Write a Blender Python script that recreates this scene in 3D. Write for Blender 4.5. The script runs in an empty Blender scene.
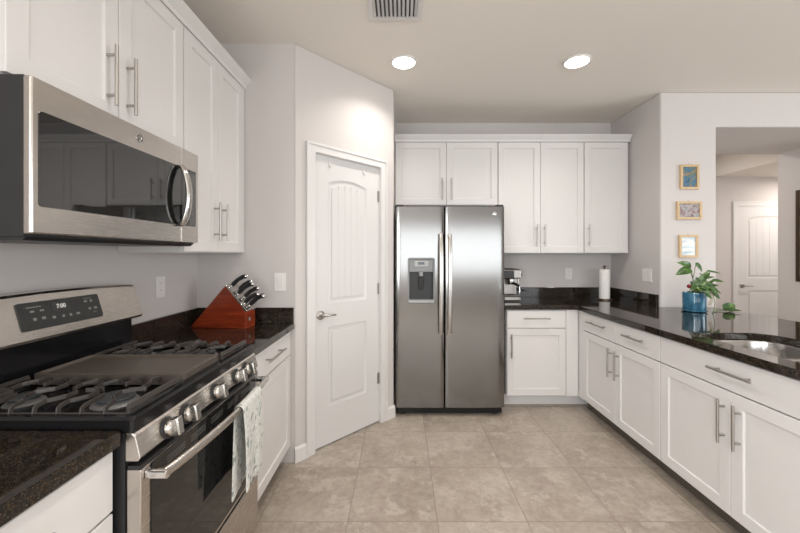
import bpy, bmesh, math, random
from mathutils import Vector, Matrix
from math import sin, cos, pi

# ------------------------------------------------------------------ camera, world, lights, exposure
S = bpy.context.scene
COL = S.collection
H = 1.365
cd = bpy.data.cameras.new('camera'); cam = bpy.data.objects.new('camera', cd); COL.objects.link(cam)
cam.location = (0, 0, H); cam.rotation_euler = (pi/2, 0, 0)
cd.sensor_width = 36; cd.lens = 356/800*36; cd.shift_x = -1/800; cd.shift_y = -12.5/800
cd.clip_start = 0.02; S.camera = cam
S.view_settings.view_transform = 'Standard'; S.view_settings.look = 'None'
S.view_settings.gamma = 1; S.view_settings.use_curve_mapping = False
S.view_settings.exposure = 0.0
W = bpy.data.worlds.new('sky'); S.world = W; W.use_nodes = True
bg = W.node_tree.nodes['Background']; bg.inputs[0].default_value = (0.80, 0.90, 1.0, 1); bg.inputs[1].default_value = 1.0

def area(name, loc, rot, sx, sy, power, color, parent=None, shape='RECTANGLE', spread=None):
    d = bpy.data.lights.new(name, 'AREA'); d.shape = shape; d.size = sx
    if shape in ('RECTANGLE', 'ELLIPSE'): d.size_y = sy
    d.energy = power; d.color = color
    if spread: d.spread = spread
    o = bpy.data.objects.new(name, d); COL.objects.link(o); o.location = loc; o.rotation_euler = rot
    if parent: o.parent = parent
    return o
# daylight at the windows of the room (behind the camera and on the dining side); the west light is added
LB = 88; LR = 95; LW_FILL = 135
area('daylight_window_back', (1.75, -3.96, 1.45), (-pi/2, 0, pi), 5.3, 1.3, LB, (0.93, 0.97, 1.0))
area('daylight_window_dining', (6.12, 0.2, 1.35), (0, pi/2, 0), 1.7, 2.6, LR, (0.93, 0.97, 1.0))
CAN_POWER = 5.8
area('fill_light_west', (-1.30, -2.1, 1.45), (0, -pi/2, 0), 1.5, 2.2, LW_FILL, (0.93, 0.97, 1.0))  # added fill from the left wall, brightens the right-hand cabinets

# ------------------------------------------------------------------ helpers
ORG = {}
def tag(o, label=None, cat=None, group=None, kind=None):
    if label: o['label'] = label
    if cat: o['category'] = cat
    if group: o['group'] = group
    if kind: o['kind'] = kind
    return o
def thing(name, label, cat, loc=(0, 0, 0), group=None):
    o = bpy.data.objects.new(name, None); COL.objects.link(o)
    o.empty_display_size = .05; o.location = loc; ORG[o] = Vector(loc)
    return tag(o, label, cat, group)

class MB:
    def __init__(s): s.bm = bmesh.new(); s.mi = 0
    def face(s, vs, smooth=False):
        try: f = s.bm.faces.new(vs)
        except ValueError: return None
        f.material_index = s.mi; f.smooth = smooth; return f
    def poly(s, pts, smooth=False): return s.face([s.bm.verts.new(p) for p in pts], smooth)
    def box(s, x0, x1, y0, y1, z0, z1, F=None):
        c = [(x, y, z) for x in (x0, x1) for y in (y0, y1) for z in (z0, z1)]
        if F: c = [F(*p) for p in c]
        v = [s.bm.verts.new(p) for p in c]
        for q in ((0,1,3,2),(4,6,7,5),(0,4,5,1),(2,3,7,6),(0,2,6,4),(1,5,7,3)): s.face([v[i] for i in q])
        return s
    def prism(s, pts, a, b, P, smooth=False, caps=True):
        """closed polygon of 2-d pts; P(u,v,w) maps to 3-d; from w=a to w=b"""
        A = [s.bm.verts.new(P(u, v, a)) for u, v in pts]; B = [s.bm.verts.new(P(u, v, b)) for u, v in pts]
        n = len(pts)
        for i in range(n): s.face([A[i], A[(i+1) % n], B[(i+1) % n], B[i]], smooth)
        if caps: s.face(A[::-1]); s.face(B)
        return s
    def tube(s, pts, r, n=10, caps=True, smooth=True, flat=1.0, up=None):
        pts = [Vector(p) for p in pts]; rr = r if isinstance(r, (list, tuple)) else [r]*len(pts)
        rings = []; prev = None
        for i, p in enumerate(pts):
            t = (pts[min(i+1, len(pts)-1)] - pts[max(i-1, 0)]).normalized()
            if prev is None:
                a = Vector(up) if up else (Vector((0, 0, 1)) if abs(t.z) < .9 else Vector((1, 0, 0)))
            else: a = prev
            a = (a - t*a.dot(t)).normalized(); b = t.cross(a); prev = a
            rings.append([s.bm.verts.new(p + (a*cos(2*pi*k/n)*flat + b*sin(2*pi*k/n))*rr[i]) for k in range(n)])
        for i in range(len(rings)-1):
            for k in range(n):
                s.face([rings[i][k], rings[i][(k+1) % n], rings[i+1][(k+1) % n], rings[i+1][k]], smooth)
        if caps: s.face(rings[0][::-1]); s.face(rings[-1])
        return s
    def bar(s, p0, p1, w, h, up=(0, 0, 1)):
        p0, p1 = Vector(p0), Vector(p1); t = (p1-p0).normalized(); a = Vector(up); a = (a-t*a.dot(t)).normalized(); b = t.cross(a)
        q = [(-1,-1),(1,-1),(1,1),(-1,1)]
        A = [s.bm.verts.new(p0+b*u*w/2+a*v*h/2) for u, v in q]; B = [s.bm.verts.new(p1+b*u*w/2+a*v*h/2) for u, v in q]
        for i in range(4): s.face([A[i], A[(i+1) % 4], B[(i+1) % 4], B[i]])
        s.face(A[::-1]); s.face(B); return s
    def path(s, pts, w, h):
        """rectangular-section polyline bar, mitred"""
        pts = [Vector(p) for p in pts]; rings = []
        for i, p in enumerate(pts):
            t = (pts[min(i+1, len(pts)-1)] - pts[max(i-1, 0)]).normalized()
            a = Vector((0, 0, 1)); a = (a-t*a.dot(t)).normalized(); b = t.cross(a)
            rings.append([s.bm.verts.new(p+b*u*w/2+a*v*h/2) for u, v in [(-1,-1),(1,-1),(.6,1),(-.6,1)]])
        for i in range(len(rings)-1):
            for k in range(4): s.face([rings[i][k], rings[i][(k+1) % 4], rings[i+1][(k+1) % 4], rings[i+1][k]])
        s.face(rings[0][::-1]); s.face(rings[-1]); return s
    def lathe(s, prof, c, axis=(0, 0, 1), n=32, smooth=True, closed=False):
        ax = Vector(axis).normalized(); a = Vector((1, 0, 0)) if abs(ax.x) < .9 else Vector((0, 1, 0))
        a = (a-ax*a.dot(ax)).normalized(); b = ax.cross(a); c = Vector(c); R = []
        for r, h in prof:
            if r < 1e-6: R.append([s.bm.verts.new(c+ax*h)])
            else: R.append([s.bm.verts.new(c+ax*h+(a*cos(2*pi*k/n)+b*sin(2*pi*k/n))*r) for k in range(n)])
        for i in range(len(R)-1):
            for k in range(n):
                k2 = (k+1) % n; A, B = R[i], R[i+1]
                if len(A) == 1 and len(B) == 1: continue
                if len(A) == 1: s.face([A[0], B[k], B[k2]], smooth)
                elif len(B) == 1: s.face([A[k], A[k2], B[0]], smooth)
                else: s.face([A[k], A[k2], B[k2], B[k]], smooth)
        return s
    def build(s, name, mats, parent=None, loc=None, bevel=0, seg=2, smooth_angle=None):
        if parent is not None: o0 = ORG[parent]
        elif loc is not None: o0 = Vector(loc)
        else: o0 = Vector((0, 0, 0))
        bmesh.ops.remove_doubles(s.bm, verts=s.bm.verts, dist=1e-6)
        bmesh.ops.recalc_face_normals(s.bm, faces=s.bm.faces)
        for v in s.bm.verts: v.co -= o0
        me = bpy.data.meshes.new(name); sm_ = any(f.smooth for f in s.bm.faces); s.bm.to_mesh(me); s.bm.free()
        if sm_: me.set_sharp_from_angle(angle=math.radians(48))
        for m in (mats if isinstance(mats, (list, tuple)) else [mats]): me.materials.append(m)
        o = bpy.data.objects.new(name, me); COL.objects.link(o); ORG[o] = o0
        if parent is not None: o.parent = parent
        else: o.location = o0
        if bevel:
            m = o.modifiers.new('edge', 'BEVEL'); m.width = bevel; m.segments = seg; m.limit_method = 'ANGLE'; m.angle_limit = math.radians(40)
            m.harden_normals = False
        return o
def bx(name, b, m, parent=None, bevel=0, loc=None, F=None):
    return MB().box(*b, F=F).build(name, m, parent, loc, bevel)
def struct(name, mb, m, parent=None, bevel=0, loc=None):
    o = mb.build(name, m, parent, loc, bevel)
    if parent is None: o['kind'] = 'structure'
    return o
def bake_bool(o, cutters):
    """cut the given mesh builders out of o"""
    tmp = []
    for c in cutters:
        co = c.build('cutter', [], None, ORG[o]); 
        co.location = o.location if o.parent is None else ORG[o]
        tmp.append(co)
        m = o.modifiers.new('cut', 'BOOLEAN'); m.operation = 'DIFFERENCE'; m.solver = 'EXACT'; m.object = co
    # keep the bevel after the cuts
    bev = [(m.name, m.width, m.segments) for m in o.modifiers if m.type == 'BEVEL']
    for n, _, _ in bev: o.modifiers.remove(o.modifiers[n])
    bpy.context.view_layer.update()
    dg = bpy.context.evaluated_depsgraph_get()
    me = bpy.data.meshes.new_from_object(o.evaluated_get(dg))
    o.modifiers.clear(); o.data = me
    for c in tmp: bpy.data.objects.remove(c)
    for n, w, sg in bev:
        m = o.modifiers.new('edge', 'BEVEL'); m.width = w; m.segments = sg; m.limit_method = 'ANGLE'; m.angle_limit = math.radians(40)
    return o
def rrect(x0, x1, y0, y1, r, n=6):
    P = []
    for cx, cy, a0 in ((x1-r, y1-r, 0), (x0+r, y1-r, 90), (x0+r, y0+r, 180), (x1-r, y0+r, 270)):
        for k in range(n+1):
            a = math.radians(a0+90*k/n); P.append((cx+r*cos(a), cy+r*sin(a)))
    return P

# face frames: (u along the face, n out of it, z up)
def FL(X): return lambda u, n, z: (X+n, u, z)            # faces +X
def FR(X): return lambda u, n, z: (X-n, u, z)            # faces -X
def FB(Y): return lambda u, n, z: (u, Y-n, z)            # faces -Y (towards the camera)

# ------------------------------------------------------------------ materials
def mat(name, col, rough=.5, metal=0, spec=.5, coat=0, coat_rough=.05, emit=None, es=1, aniso=0):
    m = bpy.data.materials.new(name); m.use_nodes = True; b = m.node_tree.nodes['Principled BSDF']
    b.inputs['Base Color'].default_value = (*col, 1); b.inputs['Roughness'].default_value = rough
    b.inputs['Metallic'].default_value = metal; b.inputs['Specular IOR Level'].default_value = spec
    b.inputs['Coat Weight'].default_value = coat; b.inputs['Coat Roughness'].default_value = coat_rough
    b.inputs['Anisotropic'].default_value = aniso
    if emit: b.inputs['Emission Color'].default_value = (*emit, 1); b.inputs['Emission Strength'].default_value = es
    return m
class NT:
    def __init__(s, m): s.t = m.node_tree; s.b = s.t.nodes['Principled BSDF']
    def n(s, ty, **kw):
        nd = s.t.nodes.new(ty)
        for k, v in kw.items():
            if k.startswith('_'): setattr(nd, k[1:], v)
            else: nd.inputs[k.replace('__', ' ')].default_value = v
        return nd
    def l(s, a, b): s.t.links.new(a, b)
    def co(s, scale=(1, 1, 1)):
        tc = s.n('ShaderNodeTexCoord'); mp = s.n('ShaderNodeMapping'); mp.inputs['Scale'].default_value = scale
        s.l(tc.outputs['Object'], mp.inputs['Vector']); return mp.outputs['Vector']
    def noise(s, v, scale, detail=3, rough=.5):
        nd = s.n('ShaderNodeTexNoise', Scale=scale, Detail=detail, Roughness=rough); s.l(v, nd.inputs['Vector']); return nd.outputs['Fac']
    def ramp(s, f, stops, interp='LINEAR'):
        r = s.n('ShaderNodeValToRGB'); r.color_ramp.interpolation = interp
        e = r.color_ramp.elements
        while len(e) < len(stops): e.new(.5)
        for q, (p, c) in zip(e, stops): q.position = p; q.color = (*c, 1) if len(c) == 3 else c
        s.l(f, r.inputs[0]); return r.outputs[0]
    def mix(s, f, a, b, mode='MIX'):
        m = s.n('ShaderNodeMix', _data_type='RGBA', _blend_type=mode)
        for sock, v in ((m.inputs[0], f), (m.inputs[6], a), (m.inputs[7], b)):
            if hasattr(v, 'links'): s.l(v, sock)
            else: sock.default_value = v if isinstance(v, (int, float)) else (*v, 1)
        return m.outputs[2]
    def math(s, op, a, b=None):
        m = s.n('ShaderNodeMath', _operation=op)
        for i, v in enumerate((a, b)):
            if v is None: continue
            if hasattr(v, 'links'): s.l(v, m.inputs[i])
            else: m.inputs[i].default_value = v
        return m.outputs[0]
    def base(s, c): s.l(c, s.b.inputs['Base Color'])
    def rough(s, c): s.l(c, s.b.inputs['Roughness'])
    def bump(s, f, strength=.1, dist=.001):
        b = s.n('ShaderNodeBump', Strength=strength, Distance=dist); s.l(f, b.inputs['Height']); s.l(b.outputs[0], s.b.inputs['Normal'])

def paint(name, col, rough=.6, tex=900, st=.05):
    m = mat(name, col, rough, spec=.35); t = NT(m); v = t.co(); f = t.noise(v, tex/10, 3)
    t.base(t.mix(.06, col, t.ramp(t.noise(v, 2.2, 2), [(.3, tuple(c*.93 for c in col)), (.7, tuple(min(1, c*1.05) for c in col))])))
    t.bump(f, st, .0008); return m
M = {}
M['wall'] = paint('wall_paint', (.62, .585, .565), .75, st=.15)
M['ceiling'] = paint('ceiling_paint', (.84, .79, .73), .85, st=.2)
M['white'] = paint('cabinet_white', (.73, .71, .695), .33, 400, .015)
M['trimw'] = paint('trim_white', (.72, .705, .69), .38, 400, .015)
M['doorw'] = paint('door_white', (.69, .68, .67), .42, 400, .02)
M['toe'] = mat('shaded_toe_kick', (.10, .082, .066), .6)  # recess shadow under the cabinets painted into the toe-kick colour
M['machine'] = mat('machine_steel', (.34, .32, .30), .32, 1)
M['inside'] = mat('shadow_interior', (.05, .045, .04), .8)

def steel(name, col=(.60, .575, .55), rough=.27, along='z', st=.06):
    m = mat(name, col, rough, 1.0); t = NT(m)
    sc = {'z': (160, 160, 1.2), 'y': (160, 1.2, 160), 'x': (1.2, 160, 160)}[along]
    v = t.co(sc); f = t.noise(v, 9, 2, .5)
    t.rough(t.ramp(f, [(.3, (rough*.94,)*3), (.7, (rough*1.07,)*3)]))
    t.bump(f, st, .0002); return m
M['steel_z'] = steel('brushed_steel_vertical', (.235, .228, .22), .15, 'x', .01)
M['steel_y'] = steel('brushed_steel_range', (.60, .56, .52), .26, 'y', .004)
M['steel_handle'] = steel('steel_handle', (.55, .53, .51), .22, 'z', .02)
M['nickel'] = mat('brushed_nickel', (.46, .435, .41), .34, 1)
M['satin'] = mat('satin_nickel', (.60, .58, .55), .26, 1)
M['chrome'] = mat('polished_chrome', (.78, .77, .76), .12, 1)
M['sinksteel'] = steel('sink_steel', (.52, .50, .48), .22, 'y', .02)
M['blackglass'] = mat('black_glass', (.012, .012, .012), .04, 0, .6)
M['greyglass'] = mat('grey_tinted_glass', (.010, .010, .010), .03, 0, .8, .5, .02)
M['enamel'] = mat('black_enamel', (.008, .008, .009), .16, 0, .38)
M['iron'] = mat('cast_iron', (.050, .043, .038), .36, 0, .6)
M['griddle'] = mat('griddle_surface', (.085, .07, .058), .42, 0, .6)
M['burner'] = mat('burner_cap', (.05, .055, .058), .45, 0, .5)
M['darkplastic'] = mat('dark_plastic', (.022, .022, .023), .4)
M['grey'] = mat('grey_side_panel', (.022, .022, .023), .45)
M['disp'] = mat('charcoal_panel', (.035, .035, .034), .35)
M['lightgrey'] = mat('light_grey_plastic', (.42, .43, .43), .4)
M['midgrey'] = mat('mid_grey_plastic', (.20, .20, .20), .35, .3)
M['plate'] = mat('white_plastic', (.80, .78, .75), .35)
M['print'] = mat('pale_print', (.28, .28, .275), .5)
M['clock'] = mat('clock_digits', (.8, .8, .75), .5, emit=(.9, .9, .8), es=.3)
M['paper'] = paint('paper_roll', (.82, .80, .78), .9, 900, .3)
M['canglow'] = mat('can_lens', (1, .95, .88), .5, emit=(1.0, .93, .82), es=9)
M['soil'] = mat('soil', (.03, .02, .014), .95)
M['stem'] = mat('green_stem', (.10, .17, .04), .5)
M['root'] = mat('pale_root', (.55, .46, .34), .6)
M['red'] = mat('red_glaze', (.20, .010, .014), .3)
M['bronze'] = mat('bronze', (.10, .07, .05), .35, .9)

m = M['granite'] = mat('dark_granite', (.02, .015, .012), .05, 0, .42); t = NT(m); v = t.co()
vo = t.n('ShaderNodeTexVoronoi', Scale=210.); t.l(v, vo.inputs['Vector'])
vo2 = t.n('ShaderNodeTexVoronoi', Scale=520.); t.l(v, vo2.inputs['Vector'])
c1 = t.ramp(t.math('MULTIPLY', vo.outputs['Distance'], 1.0), [(0, (.13, .085, .045)), (.30, (.045, .031, .018)), (.6, (.012, .010, .009))])
sel = t.ramp(t.noise(v, 60, 4, .6), [(.36, (0, 0, 0)), (.54, (1, 1, 1))])
c2 = t.mix(sel, (.009, .009, .008), c1)
fl = t.ramp(vo2.outputs['Color'], [(.86, (0, 0, 0)), (.9, (1, 1, 1))])
t.base(t.mix(t.math('MULTIPLY', fl, .45), c2, (.20, .15, .10)))

m = M['tile'] = mat('floor_tile', (.4, .35, .3), .38, 0, .5); t = NT(m)
tc = t.n('ShaderNodeTexCoord'); sp = t.n('ShaderNodeSeparateXYZ'); t.l(tc.outputs['Object'], sp.inputs[0])
T = .4575
ux = t.math('DIVIDE', t.math('ADD', sp.outputs[0], -.186+10*T), T); uy = t.math('DIVIDE', t.math('ADD', sp.outputs[1], -1.815+20*T), T)
fx = t.math('ABSOLUTE', t.math('SUBTRACT', t.math('FRACT', ux), .5)); fy = t.math('ABSOLUTE', t.math('SUBTRACT', t.math('FRACT', uy), .5))
edge = t.math('MAXIMUM', fx, fy)
grout = t.ramp(edge, [(.4945, (0, 0, 0)), (.4975, (1, 1, 1))])
cmb = t.n('ShaderNodeCombineXYZ'); t.l(t.math('FLOOR', ux), cmb.inputs[0]); t.l(t.math('FLOOR', uy), cmb.inputs[1])
wn = t.n('ShaderNodeTexWhiteNoise'); t.l(cmb.outputs[0], wn.inputs['Vector'])
off = t.n('ShaderNodeVectorMath', _operation='MULTIPLY_ADD'); t.l(wn.outputs['Color'], off.inputs[0]); off.inputs[1].default_value = (9, 9, 9); t.l(tc.outputs['Object'], off.inputs[2])
vv = off.outputs[0]
n1 = t.noise(vv, 2.6, 5, .62); n2 = t.noise(vv, 26, 5, .75); n3 = t.noise(vv, 5.5, 9, .78)
cA = t.ramp(n1, [(.34, (.265, .22, .178)), (.5, (.365, .31, .26)), (.66, (.47, .41, .355))])
cB = t.mix(t.math('MULTIPLY', t.ramp(n3, [(.515, (0, 0, 0)), (.585, (1, 1, 1))]), .75), cA, (.56, .51, .45))
cC = t.mix(.42, cB, t.ramp(n2, [(.35, (.28, .23, .18)), (.62, (.50, .44, .375))]))
cD = t.mix(t.ramp(wn.outputs['Value'], [(0, (0, 0, 0)), (1, (.10, .10, .10))]), cC, (.30, .25, .2))
t.base(t.mix(grout, cD, (.225, .185, .15)))
t.rough(t.ramp(n2, [(.3, (.30,)*3), (.7, (.46,)*3)]))
t.bump(t.math('SUBTRACT', t.math('MULTIPLY', n2, .25), grout), .25, .002)

m = M['wood'] = mat('cherry_wood', (.28, .04, .012), .28, 0, .5, .3); t = NT(m); v = t.co((1, 1, 7))
t.base(t.ramp(t.noise(v, 9, 5, .6), [(.3, (.14, .018, .006)), (.55, (.25, .034, .009)), (.75, (.36, .06, .015))]))
m = M['frame_wood'] = mat('pale_oak', (.60, .43, .24), .5); t = NT(m); v = t.co((3, 3, 3))
t.base(t.ramp(t.noise(v, 30, 4), [(.3, (.52, .36, .19)), (.7, (.68, .50, .30))]))
m = M['leaf'] = mat('pothos_leaf', (.06, .16, .03), .3, 0, .5); t = NT(m); v = t.co()
t.base(t.ramp(t.noise(v, 22, 3, .6), [(.36, (.020, .060, .012)), (.55, (.050, .125, .020)), (.72, (.20, .31, .06))]))
m = M['pot'] = mat('blue_glaze', (.05, .18, .27), .1, 0, .6, .6); t = NT(m); v = t.co((1, 1, .25))
t.base(t.ramp(t.noise(v, 24, 4, .65), [(.3, (.022, .085, .15)), (.5, (.04, .16, .26)), (.75, (.14, .34, .44))]))
m = M['towel'] = mat('printed_cotton', (.75, .76, .74), .95, 0, .2); t = NT(m); v = t.co((1.0, 1.6, 1.0))
vo = t.n('ShaderNodeTexVoronoi', Scale=30.); 
wv = t.n('ShaderNodeTexNoise', Scale=18., Detail=2.); t.l(v, wv.inputs['Vector'])
ma = t.n('ShaderNodeVectorMath', _operation='MULTIPLY_ADD'); t.l(wv.outputs['Color'], ma.inputs[0]); ma.inputs[1].default_value = (.05, .05, .05); t.l(v, ma.inputs[2]); t.l(ma.outputs[0], vo.inputs['Vector'])
sp1 = t.ramp(vo.outputs['Distance'], [(.26, (1, 1, 1)), (.34, (0, 0, 0))])
nz = t.ramp(t.noise(v, 70, 3), [(.45, (0, 0, 0)), (.58, (1, 1, 1))])
t.base(t.mix(t.math('MULTIPLY', t.math('MAXIMUM', sp1, t.math('MULTIPLY', nz, .35)), .8), (.70, .70, .67), t.ramp(t.noise(v, 9, 1), [(.4, (.14, .19, .20)), (.6, (.27, .31, .25))])))

def art(name, stops, scale, dist=1.2, sc=(1, 1, 1)):
    m = mat(name, (.5, .5, .5), .4); t = NT(m); v = t.co(sc)
    nd = t.n('ShaderNodeTexNoise', Scale=scale, Detail=4., Distortion=dist); t.l(v, nd.inputs['Vector'])
    t.base(t.ramp(nd.outputs['Fac'], stops)); return m
M['art1'] = art('print_blue_coast', [(.30, (.02, .06, .13)), (.45, (.07, .18, .28)), (.52, (.12, .16, .10)), (.60, (.40, .24, .16)), (.72, (.65, .68, .66))], 16)
M['art2'] = art('print_grey_hills', [(.30, (.10, .12, .16)), (.45, (.30, .20, .18)), (.52, (.45, .42, .42)), (.60, (.20, .24, .26)), (.72, (.60, .58, .50))], 18, 2)
M['art3'] = art('print_pale_sea', [(.30, (.38, .50, .55)), (.45, (.62, .72, .76)), (.58, (.85, .84, .82)), (.75, (.66, .60, .66))], 14, .6, (.4, 1, 2.2))
M['art4'] = art('print_dark_abstract', [(.3, (.05, .045, .04)), (.6, (.22, .17, .12)), (.8, (.4, .33, .25))], 6)

# ------------------------------------------------------------------ room shell
CZ = 2.743
LX = -1.334; RX = 2.21; BY = 3.75; PY = 3.03; PT = 3.87
C1 = Vector((-.694, 2.33)); C2 = Vector((-.062, 2.99)); DL = (C2-C1).length; DU = (C2-C1)/DL; DN = Vector((DU.y, -DU.x))
def FD(u, n, z): p = C1+DU*u+DN*n; return (p.x, p.y, z)
struct('floor', MB().box(-1.434, 7.1, -4.1, 5.17, -.1, 0), M['tile'])
struct('ceiling', MB().box(-1.434, 7.1, -4.1, 5.17, CZ, CZ+.1), M['ceiling'])
# pantry: short return, angled wall with the doorway, flank beside the refrigerator
DS0, DS1, DT = .145, .765, 2.062
mb = MB()
mb.box(LX-.1, C1.x-.005, 2.33, 2.42, 0, CZ)
struct('wall_return', mb, M['wall'])
mb = MB()
P = lambda u, v, w: FD(u, w, v)
mb.prism([(0, 0), (DS0, 0), (DS0, DT), (DS1, DT), (DS1, 0), (DL, 0), (DL, CZ), (0, CZ)], -.10, 0, P)
struct('wall_pantry', mb, M['wall'], bevel=.008)
struct('wall_pantry_flank', MB().box(-.152, -.062, 3.06, 3.87, 0, CZ), M['wall'])
struct('wall_back', MB().box(-.062, RX, BY, PT, 0, CZ), M['wall'])
Pxz = lambda u, v, w: (u, w, v)
o = struct('wall_right', MB().prism([(RX, 0), (2.685, 0), (2.685, 2.446), (4.09, 2.446), (4.09, 0), (6.2, 0), (6.2, CZ), (RX, CZ)], PY, PT, Pxz), M['wall'], bevel=.012)
Pyz = lambda u, v, w: (w, u, v)
# dining wall and rear wall, with window openings
def wall_holes(name, pr, u0, u1, holes, a, b):
    mb = MB(); us = sorted([u0, u1]+[h for q in holes for h in q[:2]])
    z0, z1 = holes[0][2], holes[0][3]
    for i in range(len(us)-1):
        if any(abs(us[i]-q[0]) < 1e-6 for q in holes):
            mb.prism([(us[i], 0), (us[i+1], 0), (us[i+1], z0), (us[i], z0)], a, b, pr); mb.prism([(us[i], z1), (us[i+1], z1), (us[i+1], CZ), (us[i], CZ)], a, b, pr)
        else: mb.prism([(us[i], 0), (us[i+1], 0), (us[i+1], CZ), (us[i], CZ)], a, b, pr)
    return struct(name, mb, M['wall'])
wall_holes('wall_rear', Pxz, LX-.1, 6.2, [(-1.0, 4.5, .8, 2.15)], -4.1, -4.0)
wall_holes('wall_dining', Pyz, -4.0, PY, [(-1.15, 1.55, .5, 2.25)], 6.2, 6.3)
wall_holes('wall_left', Pyz, -4.0, 2.33, [(-3.2, -1.0, .7, 2.2)], LX-.1, LX)  # opening cut for the added west window
glass = mat('window_glass', (1, 1, 1), 0); glass.node_tree.nodes['Principled BSDF'].inputs['Transmission Weight'].default_value = 1
def window(nm, pr, u0, u1, z0, z1, w, d):
    mb = MB()
    for a, b, c, e in ((u0, u1, z0, z0+.05), (u0, u1, z1-.05, z1), (u0, u0+.05, z0+.05, z1-.05), (u1-.05, u1, z0+.05, z1-.05), ((u0+u1)/2-.025, (u0+u1)/2+.025, z0+.05, z1-.05)):
        mb.prism([(a, c), (b, c), (b, e), (a, e)], w, w+d, pr)
    r = struct(nm, mb, M['trimw'])
    MB().prism([(u0+.05, z0+.05), (u1-.05, z0+.05), (u1-.05, z1-.05), (u0+.05, z1-.05)], w+d*.4, w+d*.5, pr).build('pane', glass, r)
window('window_1', Pxz, -1.0, 4.5, .8, 2.15, -4.06, .05)
window('window_2', Pyz, -1.15, 1.55, .5, 2.25, 6.22, .05)
window('added_window', Pyz, -3.2, -1.0, .7, 2.2, LX-.06, .05)  # unseen window, added to go with the west fill light
# hall beyond the passage
struct('wall_hall', MB().box(2.1, 7.1, 4.97, 5.07, 0, CZ), M['wall'])
struct('wall_hall_west', MB().box(2.1, 2.2, PT, 4.97, 0, CZ), M['wall'])
struct('wall_hall_east', MB().box(6.9, 7.0, PT, 4.97, 0, CZ), M['wall'])
struct('ceiling_hall_drop', MB().box(4.36, 6.9, PT, 4.97, 2.44, CZ), M['ceiling'])
# half wall under the peninsula top
struct('wall_peninsula', MB().box(2.19, 2.29, .62, PY, 0, .874), M['wall'])

# baseboards
def base(name, pr_pts):
    mb = MB()
    for F, u0, u1 in pr_pts:
        pts = [(0, 0), (.014, 0), (.014, .085), (.006, .10), (0, .10)]
        mb.prism(pts, u0, u1, lambda n, z, u, F=F: F(u, n, z))
    return struct(name, mb, M['trimw'])
base('baseboard_pantry', [(FD, -.006, DS0-.066), (FD, DS1+.066, DL+.006)])
base('baseboard_hall', [(FB(4.97), 2.2, 4.62), (FB(4.97), 5.58, 6.9)])

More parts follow.
